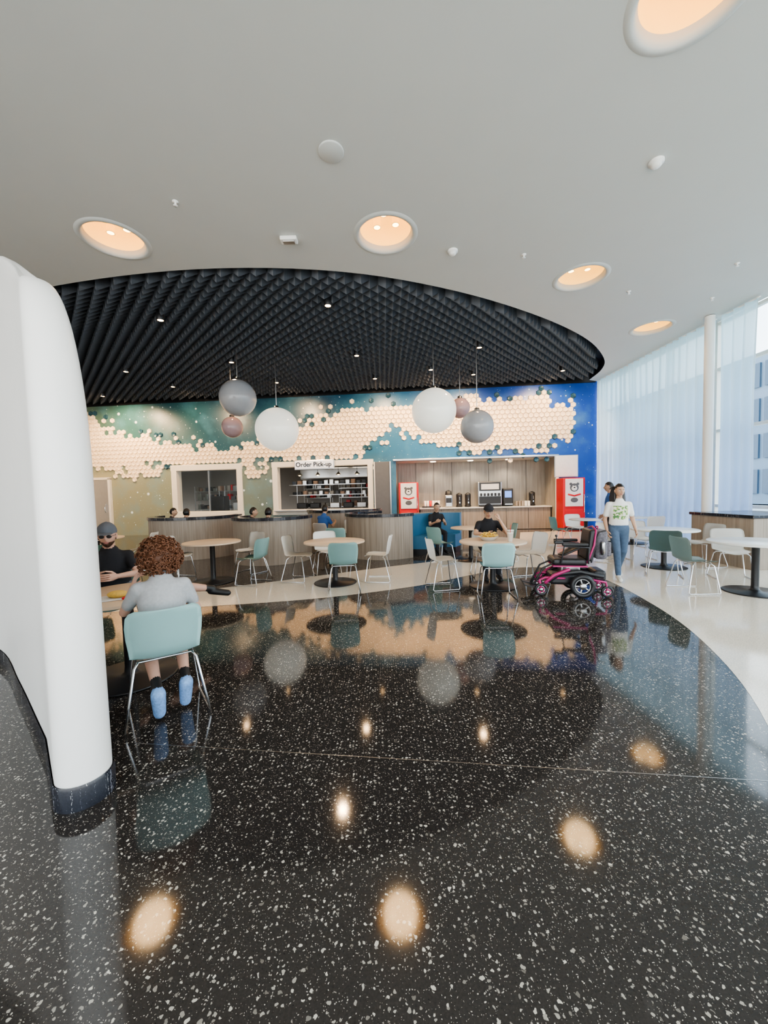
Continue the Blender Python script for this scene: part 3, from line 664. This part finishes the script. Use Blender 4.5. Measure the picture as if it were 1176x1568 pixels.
def head(b,c,F,S,skin,hair,style='short',glasses=False,cap=None,beard=False,up=(0,0,1)):
    F=Vector(F).normalized(); U=Vector(up); R_=F.cross(U).normalized(); U=R_.cross(F)
    T=Matrix((R_,F,U)).transposed().to_4x4(); T.translation=Vector(c); T=T@Matrix.Scale(S,4)
    def skull(p_):
        x,y,z=p_; wx=.077*(1-.30*max(0,-z)**1.5)*x; yy=.095*y
        if z<0 and y<0: yy*=1-.35*(-z)
        if z<0 and y>0: yy*=1-.10*(-z)
        zz=.118*z
        if y>0:
            yy+=.024*math.exp(-((x/.13)**2+((z+.16)/.15)**2))+.010*math.exp(-((x/.10)**2+((z-.05)/.2)**2))
            yy-=.009*(math.exp(-(((abs(x)-.38)/.17)**2+((z-.03)/.13)**2)))
            yy+=.007*math.exp(-((x/.25)**2+((z+.80)/.2)**2))
            yy+=.006*math.exp(-((x/.28)**2+((z+.50)/.09)**2))
        return Vector((wx,yy,zz))
    b.ell((0,0,0),(1,1,1),skin,T=T,nu=40,nv=32,fn=skull)
    for s in (-1,1):
        b.ell((s*.029,.078,.004),(.0135,.010,.0085),'eyew',T=T,nu=12,nv=8); b.ell((s*.029,.0865,.004),(.0062,.003,.0062),'eyed',T=T,nu=10,nv=6)
        b.tube([(s*.014,.091,.022),(s*.03,.090,.027),(s*.045,.078,.021)],[.0028,.0034,.002],hair,6,T=T)
        b.ell((s*.077,-.004,-.006),(.010,.019,.030),skin,T=T,nu=12,nv=8); b.ell((s*.084,.000,-.004),(.004,.010,.018),skin,T=T,nu=10,nv=6)
    b.tube([(-.024,.079,-.060),(-.010,.087,-.057),(0,.088,-.058),(.010,.087,-.057),(.024,.079,-.060)],[.002,.0045,.0042,.0045,.002],'lip',8,T=T)
    b.tube([(-.018,.081,-.065),(0,.087,-.067),(.018,.081,-.065)],[.002,.0048,.002],'lip',8,T=T)
    hv={'short':-.45,'long':-.8,'curly':-.5,'buzz':-.3}[style]; th=1.10 if style!='buzz' else 1.03
    def hfn(p_):
        q=skull(p_) if p_.y<0 else Vector((.077*p_.x,.095*p_.y,.118*p_.z))
        nn=1+.05*noise.noise(p_*5)
        return Vector((q.x*th*nn,q.y*th*nn,q.z*th*nn))
    def keep(c_):
        x,y,z=c_
        if y>.45: return z>.52
        if y>.05: return z>.30
        return z>hv
    b.ell((0,-.004,.004),(1,1,1),hair,T=T,nu=36,nv=28,fn=hfn,keep=keep)
    if style=='curly':
        rnd=random.Random(3)
        for i in range(620):
            a=rnd.uniform(0,2*pi); z=rnd.uniform(-.8,1); q=Vector((math.sqrt(1-z*z)*math.cos(a),math.sqrt(1-z*z)*math.sin(a),z))
            if q.y>.35 and q.z<.45: continue
            rr=rnd.uniform(1.0,1.18); c_=Vector((q.x*.136,q.y*.140-.006,q.z*.142+.012))*rr; s_=rnd.uniform(.008,.014)
            ax=q.orthogonal().normalized(); a2=rnd.uniform(0,6.28); ax=Matrix.Rotation(a2,3,q)@ax; bx=q.cross(ax)
            pts=[c_+ax*s_*math.cos(t_*1.1)+bx*s_*math.sin(t_*1.1)+q*.004*t_ for t_ in range(6)]
            b.tube(pts,[.003,.0055,.006,.006,.0055,.002],hair,6,T=T)
        b.ell((0,-.006,.012),(1,1,1),hair,T=T,nu=30,nv=22,fn=lambda p_:Vector((p_.x*.132,p_.y*.136,p_.z*.138))*(1+.10*noise.noise(p_*7)),keep=lambda c_:(c_.y<.25 or c_.z>.45) and c_.z>-.75)
    if style=='long':
        for s in (-1,1):
            for k in range(4):
                x=s*(.062+.012*k)
                b.tube([(x*.8,-.02-.015*k,.06),(x*1.05,-.03-.015*k,-.03),(x*1.15,-.035-.015*k,-.12),(x*1.2,-.01-.02*k,-.22),(x*1.25,.0-.02*k,-.30)],[.025,.026,.026,.022,.006],hair,8,T=T)
        b.tube([(0,-.07,.03),(0,-.09,-.08),(0,-.095,-.2),(0,-.10,-.28)],[(.07,.04),(.085,.035),(.09,.03),(.07,.015)],hair,14,ax=(1,0,0),T=T)
    if glasses:
        for s in (-1,1):
            pts=[(s*.031+.021*math.cos(a),.097,.004+.015*math.sin(a)) for a in [2*pi*k/14 for k in range(14)]]
            b.tube(pts,.0022,'blackplastic',6,closed=True,T=T); b.tube([(s*.052,.095,.008),(s*.078,.05,.008),(s*.08,-.01,.006)],.002,'blackplastic',6,T=T)
            if glasses=='dark': b.ell((s*.031,.098,.004),(.020,.002,.014),'blackplastic',T=T,nu=14,nv=8)
        b.tube([(-.010,.098,.007),(.010,.098,.007)],.002,'blackplastic',6,T=T)
    if cap:
        b.ell((0,-.004,.03),(.088,.108,.105),cap,T=T,nu=28,nv=20,keep=lambda c_:c_.z>.05)
        b.ell((0,.125,.040),(.070,.062,.007),cap,T=T,nu=24,nv=10); b.ell((0,-.004,.135),(.01,.01,.006),cap,T=T)
    if beard:
        b.ell((0,.004,-.006),(1,1,1),hair,T=T,nu=36,nv=30,fn=lambda p_:skull(p_)*1.05,keep=lambda c_:c_.z<-.40 and c_.y>-.2 and not(abs(c_.x)<.3 and -.62<c_.z<-.42))
def seg_d(c,a,b_):
    ab=b_-a; t=max(0,min(1,(c-a).dot(ab)/max(ab.length_squared,1e-9))); return (c-(a+ab*t)).length,t
def person(name,O,F,J,C,S=1.0,sleeve=.6,shorts=False,hd={},Fh=None,hands=None,pr=None,vox=.011,longsl=False,fs=1.0):
    F=Vector((F[0],F[1],0)).normalized(); R_=Vector((F.y,-F.x,0)); O=Vector((O[0],O[1],0))
    W=lambda q:O+R_*q[0]+F*q[1]+Vector((0,0,q[2]))
    J={k:W(v) for k,v in J.items()}
    bones=[]
    def B(a,b_,ra,rb,m): bones.append((a,b_,ra,rb,m))
    pel,che,nk,hc=J['pel'],J['che'],J['nk'],J['hd']
    ax=(J['shR']-J['shL']).normalized()
    tb=MB()
    wst=pel.lerp(che,.35); up=(che-pel).normalized()
    wd=C.get('wide',1)
    tb.tube([pel-up*.03,pel+up*.05,wst,pel.lerp(che,.7),che,che.lerp(nk,.75)],[(.155*S*wd,.115*S),(.162*S*wd,.120*S),(.155*S*wd,.112*S*wd),(.172*S,.120*S),(.165*S,.092*S),(.085*S,.068*S)],'white',20,ax=ax)
    B(pel,pel.lerp(che,.15),.14*S,.13*S,C['pants']); B(pel.lerp(che,.15),che,.14*S,.13*S,C['shirt'])
    B(J['shL'],J['shR'],.054*S,.054*S,C['shirt']); B(che,nk,.08*S,.058*S,C['shirt'])
    B(nk,hc-Vector((0,0,.03)),.052*S,.050*S,C['skin'])
    for s in 'LR':
        sh,el,wr=J['sh'+s],J['el'+s],J['wr'+s]
        B(sh,el,.046*S,.037*S,C['skin'] if not longsl else C['shirt']); B(el,wr,.039*S,.024*S,C['skin'] if not longsl else C['shirt'])
        B(sh,sh.lerp(el,sleeve),.055*S,.050*S,C['shirt'])
        hp,kn,an,to=J['hp'+s],J['kn'+s],J['an'+s],J['to'+s]
        if shorts:
            B(hp,kn.lerp(hp,.12),.092*S,.082*S,C['pants']); B(kn.lerp(hp,.25),kn,.062*S,.054*S,C['skin'])
            B(kn,kn.lerp(an,.35),.054*S,.056*S,C['skin']); B(kn.lerp(an,.35),an.lerp(kn,.1),.056*S,.036*S,C['skin']); B(an.lerp(kn,.22),an,.039*S,.038*S,C.get('sock',C['shoe']))
        else:
            B(hp,kn,.090*S,.064*S,C['pants']); B(kn,an.lerp(kn,.08),.062*S,.048*S,C['pants'])
            B(an.lerp(kn,.1),an,.034*S,.034*S,C['skin'])
        d=(to-an); fl=Vector((d.x,d.y,d.z))
        foot0=an+Vector((0,0,-.035*S))-fl.normalized()*.02
        B(foot0,to,.043*S*fs,.036*S*fs,C['shoe'])
    for a,b_,ra,rb,m in bones[2:]: tb.tube([a,a.lerp(b_,.5),b_],[ra,(ra+rb)/2,rb],'white',14)
    tmp=tb.build('tmp'); md=tmp.modifiers.new('r','REMESH'); md.mode='VOXEL'; md.voxel_size=vox
    sm=tmp.modifiers.new('s','SMOOTH'); sm.factor=.5; sm.iterations=3
    dg=bpy.context.evaluated_depsgraph_get(); me=tmp.evaluated_get(dg).to_mesh()
    V=[v.co.copy() for v in me.vertices]; groups={}
    for pf in me.polygons:
        c=pf.center; best=None;bd=9
        for a,b_,ra,rb,m in bones:
            dd,t=seg_d(c,a,b_); dd-=ra+(rb-ra)*t
            if dd<bd: bd=dd;best=m
        if pr:
            loc=c-O; x=loc.dot(R_); y=loc.dot(F)
            if best==C['shirt'] and pr(x,y,loc.z): best='print'
        groups.setdefault(best,[]).append(list(pf.vertices))
    tmp.evaluated_get(dg).to_mesh_clear(); bpy.data.objects.remove(tmp)
    b=MB(); b.v=V
    for m,fs_ in groups.items():
        k=b.mi(m)
        for f in fs_: b.f.append(f); b.m.append(k); b.sm.append(True)
    for s,sg_ in (('L',-1),('R',1)):
        el,wr=J['el'+s],J['wr'+s]; d=(wr-el).normalized()
        hh=(hands or {}).get(s,{})
        dd=W(hh['d'])-O if 'd' in hh else d
        nn=W(hh['n'])-O if 'n' in hh else -R_*sg_
        wv=dd.normalized().cross((nn-nn.dot(dd.normalized())*dd.normalized()).normalized()); sgn=1 if wv.dot(F+Vector((0,0,.6)))>0 else -1
        hand(b,wr,dd,nn,S*.95,C['skin'],sgn,hh.get('c',.45))
    Fw=F if Fh is None else W(Fh)-O
    head(b,hc,Fw,S*1.0,C['skin'],C['hair'],**hd)
    return b.build(name,off=O)
def seated(S=1,lean=0,arms=None,legs=None,sw=.160,hz=.625):
    z0=.565
    J=dict(pel=(0,-.07,z0),che=(0,-.07+lean*.8,z0+.40*S),nk=(0,-.055+lean,z0+.475*S),hd=(0,-.02+lean*1.25,z0+hz*S))
    for s,g in (('L',-1),('R',1)):
        J['sh'+s]=(g*sw*S,-.07+lean*.8,z0+.395*S); J['el'+s]=(g*.22*S,.06+lean*.8,z0+.16*S); J['wr'+s]=(g*.12,.27+lean*.8,z0+.235)
        J['hp'+s]=(g*.085*S,-.04,.545); J['kn'+s]=(g*.11*S,.38*S,.52); J['an'+s]=(g*.11*S,.36*S,.10); J['to'+s]=(g*.12*S,.52*S,.04)
    if arms: J.update(arms)
    if legs: J.update(legs)
    return J
bo=(-1.62,2.73); bf=(-.55,.83)
chair(bo[0],bo[1],math.degrees(math.atan2(bf[1],bf[0])),'teal')
person('seated_boy',bo,bf,seated(.90,.07,arms=dict(elL=(-.23,.10,.745),wrL=(-.17,.26,.90),elR=(.225,.02,.72),wrR=(.13,.25,.79)),
    legs=dict(knL=(-.11,.36,.51),knR=(.12,.36,.51),anL=(-.06,-.16,.22),toL=(-.055,-.12,.055),anR=(.12,-.08,.22),toR=(.115,-.04,.055)),sw=.16,hz=.605),
    dict(skin='skinA',shirt='greyshirt',pants='shortsg',shoe='shoeblue',sock='shoeblack',hair='hairaub'),S=.90,sleeve=.66,shorts=True,hd=dict(style='curly'),Fh=(-.25,1,-.1),fs=1.25)
mo=(-2.88,3.98); mf=(.45,-.89)
chair(mo[0],mo[1],math.degrees(math.atan2(mf[1],mf[0])),'teal')
person('seated_man_with_cap',mo,mf,seated(1.0,.10,arms=dict(elL=(-.26,.14,.78),wrL=(-.10,.36,.80),elR=(.24,.14,.78),wrR=(.06,.36,.80)),
    legs=dict(knL=(-.52,.22,.62),anL=(-.96,.05,.50),toL=(-1.12,.07,.43))),
    dict(skin='skinA',shirt='blackshirt',pants='shortsg',shoe='shoeblack',hair='hairbrn',wide=1.1),S=1.0,sleeve=.6,shorts=True,hd=dict(style='short',glasses='dark',cap='shortsg',beard=True),Fh=(0,1,-.15))
eo=(1.88,6.93); ef=(-.08,-1)
person('seated_man_eating',eo,ef,seated(1.0,.10,arms=dict(elL=(-.30,.22,.80),wrL=(-.16,.24,1.04),elR=(.25,.18,.80),wrR=(.08,.36,.80))),
    dict(skin='skinC',shirt='blackshirt',pants='darkpants',shoe='shoeblack',hair='hairblk'),S=1.0,hd=dict(style='short',glasses=True,cap='blackshirt'),Fh=(.1,1,-.25),hands={'L':dict(d=(.3,.1,1),n=(.6,-.3,0),c=.7)})
wo=(4.0,6.5); wf=(-.28,-1)
person('walking_woman',wo,wf,dict(pel=(0,0,.90),che=(0,.02,1.26),nk=(0,.01,1.345),hd=(0,.035,1.50),
    shL=(-.150,.01,1.27),elL=(-.225,-.06,1.03),wrL=(-.24,.06,.83),shR=(.150,.01,1.27),elR=(.205,-.03,1.02),wrR=(.20,.10,.82),
    hpL=(-.08,0,.86),knL=(-.075,.00,.47),anL=(-.07,-.24,.15),toL=(-.07,-.12,.035),hpR=(.08,0,.86),knR=(.07,.17,.48),anR=(.055,.20,.09),toR=(.06,.34,.04)),
    dict(skin='skinC',shirt='whiteshirt',pants='jeans',shoe='shoewhite',hair='hairblk'),S=.93,sleeve=.7,hd=dict(style='long'),Fh=(-.15,1,0),pr=lambda x,y,z:y>.03 and abs(x)<.11 and 1.02<z<1.25)
person('standing_person_in_blue',(5.35,9.0),(-.9,.4),dict(pel=(0,0,.93),che=(0,.02,1.32),nk=(0,.01,1.41),hd=(0,.04,1.57),
    shL=(-.16,.01,1.33),elL=(-.22,-.03,1.07),wrL=(-.20,.12,.88),shR=(.16,.01,1.33),elR=(.22,-.03,1.07),wrR=(.20,.14,.90),
    hpL=(-.09,0,.89),knL=(-.09,.02,.49),anL=(-.09,-.02,.09),toL=(-.10,.13,.04),hpR=(.09,0,.89),knR=(.09,.02,.49),anR=(.09,-.02,.09),toR=(.10,.13,.04)),
    dict(skin='skinB',shirt='blueshirt',pants='darkpants',shoe='shoeblack',hair='hairblk'),S=.97,hd=dict(style='short'),vox=.014)
def diner(x,y,fx,fy,shirt,hair='hairblk',style='short',S=.95,skin='skinC'):
    person('seated_diner',(x,y),(fx,fy),seated(S,.06),dict(skin=skin,shirt=shirt,pants='darkpants',shoe='shoeblack',hair=hair),S=S,hd=dict(style=style),vox=.015)
diner(-5.9,10.6,1,.1,'blackshirt'); diner(-5.1,9.8,.1,1,'blackshirt'); diner(-3.25,9.35,1,.1,'blackshirt'); diner(-2.7,8.85,.1,1,'darkpants')
diner(-6.95,8.5,1,-.2,'tanshirt','hairbrn','long'); diner(-1.6,10.15,.5,.8,'blueshirt'); diner(1.35,9.88,.2,-1,'blackshirt')
# ------------------------------------------------------------------ power wheelchair
b=MB()
def wheel(x,y,r_,w_,hub='pink'):
    pts=[(x,y+(r_-w_/2)*math.cos(a),r_+.003+(r_-w_/2)*math.sin(a)) for a in [2*pi*k/28 for k in range(28)]]
    b.tube(pts,w_/2,'blackplastic',10,closed=True)
    T=Matrix.Translation((x,y,r_+.003))@Matrix.Rotation(pi/2,4,'Y')
    b.lathe([(.001,-w_*.5),(r_*.25,-w_*.5),(r_*.28,-w_*.3),(r_*.28,w_*.3),(r_*.25,w_*.5),(.001,w_*.5)],(0,0,0),'steel',20,T=T)
    for k in range(5):
        a=2*pi*k/5; b.tube([(x,y,r_),(x,y+(r_-w_*.6)*math.cos(a),r_+(r_-w_*.6)*math.sin(a))],.014,hub,8)
    rp=[(x,y+(r_-w_)*math.cos(a),r_+.003+(r_-w_)*math.sin(a)) for a in [2*pi*k/24 for k in range(24)]]
    b.tube(rp,.010,'steel',8,closed=True)
for s in (-1,1):
    wheel(s*.27,-.12,.17,.07,'steel'); wheel(s*.20,.42,.095,.045); wheel(s*.20,-.46,.085,.04)
    b.tube([(s*.20,.42,.10),(s*.20,.44,.24),(s*.18,.36,.27),(s*.17,.10,.26)],.018,'pink',10); b.tube([(s*.20,-.46,.09),(s*.20,-.44,.22),(s*.17,-.2,.26)],.018,'pink',10)
    b.tube([(s*.2,-.40,.30),(s*.22,-.1,.37),(s*.22,.18,.33),(s*.2,.32,.22)],[(.03,.02)]*4,'blackplastic',10)
    b.tube([(s*.2,.36,.20),(s*.225,.25,.31),(s*.225,.05,.40)],[(.025,.02)]*3,'pink',10)
    b.tube([(s*.245,-.20,.50),(s*.26,-.2,.72),(s*.26,.12,.74),(s*.25,.16,.50)],.013,'blackplastic',8)
    b.box((s*.26,-.02,.765),(.07,.34,.045),'blackplastic',bev=.015)
    b.tube([(s*.12,.24,.47),(s*.13,.38,.40),(s*.13,.50,.16)],.014,'blackplastic',8); b.box((s*.12,.55,.13),(.16,.22,.02),'blackplastic',rx=.25,bev=.006)
    b.tube([(s*.17,-.26,.5),(s*.17,-.33,.85),(s*.17,-.36,.93),(s*.17,-.44,.95)],.012,'blackplastic',8)
b.box((0,-.02,.24),(.34,.62,.16),'blackplastic',bev=.04); b.box((0,-.38,.30),(.36,.16,.16),'blackplastic',bev=.04)
b.box((0,0,.38),(.24,.26,.14),'steel',bev=.02); b.box((0,.03,.50),(.44,.46,.10),'blackplastic',bev=.04,segs=3); b.box((0,.03,.445),(.46,.46,.02),'pink')
b.box((0,-.25,.74),(.42,.09,.46),'blackplastic',bev=.04,rx=.12,segs=3)
b.tube([(-.20,-.20,.5),(-.22,-.28,.75),(-.20,-.31,.96),(0,-.32,1.0),(.20,-.31,.96),(.22,-.28,.75),(.20,-.20,.5)],.014,'pink',8)
b.box((-.27,.20,.80),(.07,.12,.05),'blackplastic',bev=.015); b.tube([(-.27,.22,.82),(-.27,.23,.88)],.008,'blackplastic',8); b.ell((-.27,.23,.89),(.018,.018,.018),'blackplastic')
b.tube([(.0,.10,.58),(.03,-.02,.64),(-.04,-.18,.72)],[(.12,.02),(.15,.03),(.1,.02)],'blackplastic',10,ax=(1,0,0))
wc=b.build('power_wheelchair',loc=(2.72,5.62,0),rz=math.radians(78))
b=MB(); b.box((0,0,.22),(.34,.18,.44),'patt',bev=.06,segs=4); b.box((0,-.11,.15),(.26,.07,.22),'patt',bev=.03,segs=3); b.tube([(-.05,.02,.43),(-.04,.02,.48),(.04,.02,.48),(.05,.02,.43)],.010,'pink',8)
b.tube([(-.15,-.095,.32),(0,-.115,.34),(.15,-.095,.32)],.006,'steel',6)
for s in (-1,1): b.tube([(s*.1,.09,.40),(s*.11,.13,.3),(s*.1,.09,.06)],.012,'blackplastic',6); b.tube([(s*.17,0,.10),(s*.20,0,.12),(s*.2,0,.24)],.035,'pink' if s>0 else 'steel',10)
b.build('backpack',loc=(3.22,5.73,.50),rz=math.radians(78))
# ------------------------------------------------------------------ things on tables
def cup(x,y,z=.742,m='white',s=1):
    b=MB(); b.lathe([(.001,0),(.03*s,0),(.042*s,.12*s),(.044*s,.12*s),(.044*s,.128*s),(.001,.13*s)],(x,y,z),m,20); b.tube([(x,y,z+.1*s),(x+.01,y,z+.19*s)],.004,'red',6); b.build('paper_cup',off=(x,y,z))
cup(2.05,6.2,s=1.3); cup(1.98,6.0,s=1.1); cup(-2.42,3.05,m='white'); cup(-2.33,2.98,m='teal',s=.8)
b=MB(); b.lathe([(.001,0),(.10,0),(.16,.06),(.17,.065)],(1.7,6.25,.742),'poster',28)
rnd=random.Random(5)
for i in range(90):
    a=rnd.uniform(0,6.28); q=rnd.uniform(0,.12); x=1.7+q*math.cos(a); y=6.25+q*math.sin(a); z=.78+rnd.uniform(0,.08)
    b.tube([(x,y,z),(x+rnd.uniform(-.06,.06),y+rnd.uniform(-.05,.05),z+rnd.uniform(-.01,.03))],.008,'yellow',6)
b.build('plate_of_fries',off=(1.7,6.25,.742))
b=MB(); b.box((-2.2,3.1,.747),(.26,.18,.01),'poster',rz=.5,bev=.003); b.ell((-2.2,3.1,.775),(.08,.06,.03),'yellow'); b.tube([(-2.1,3.02,.76),(-2.07,3.09,.76)],.012,'red',8); b.build('food_tray',off=(-2.2,3.1,.742))
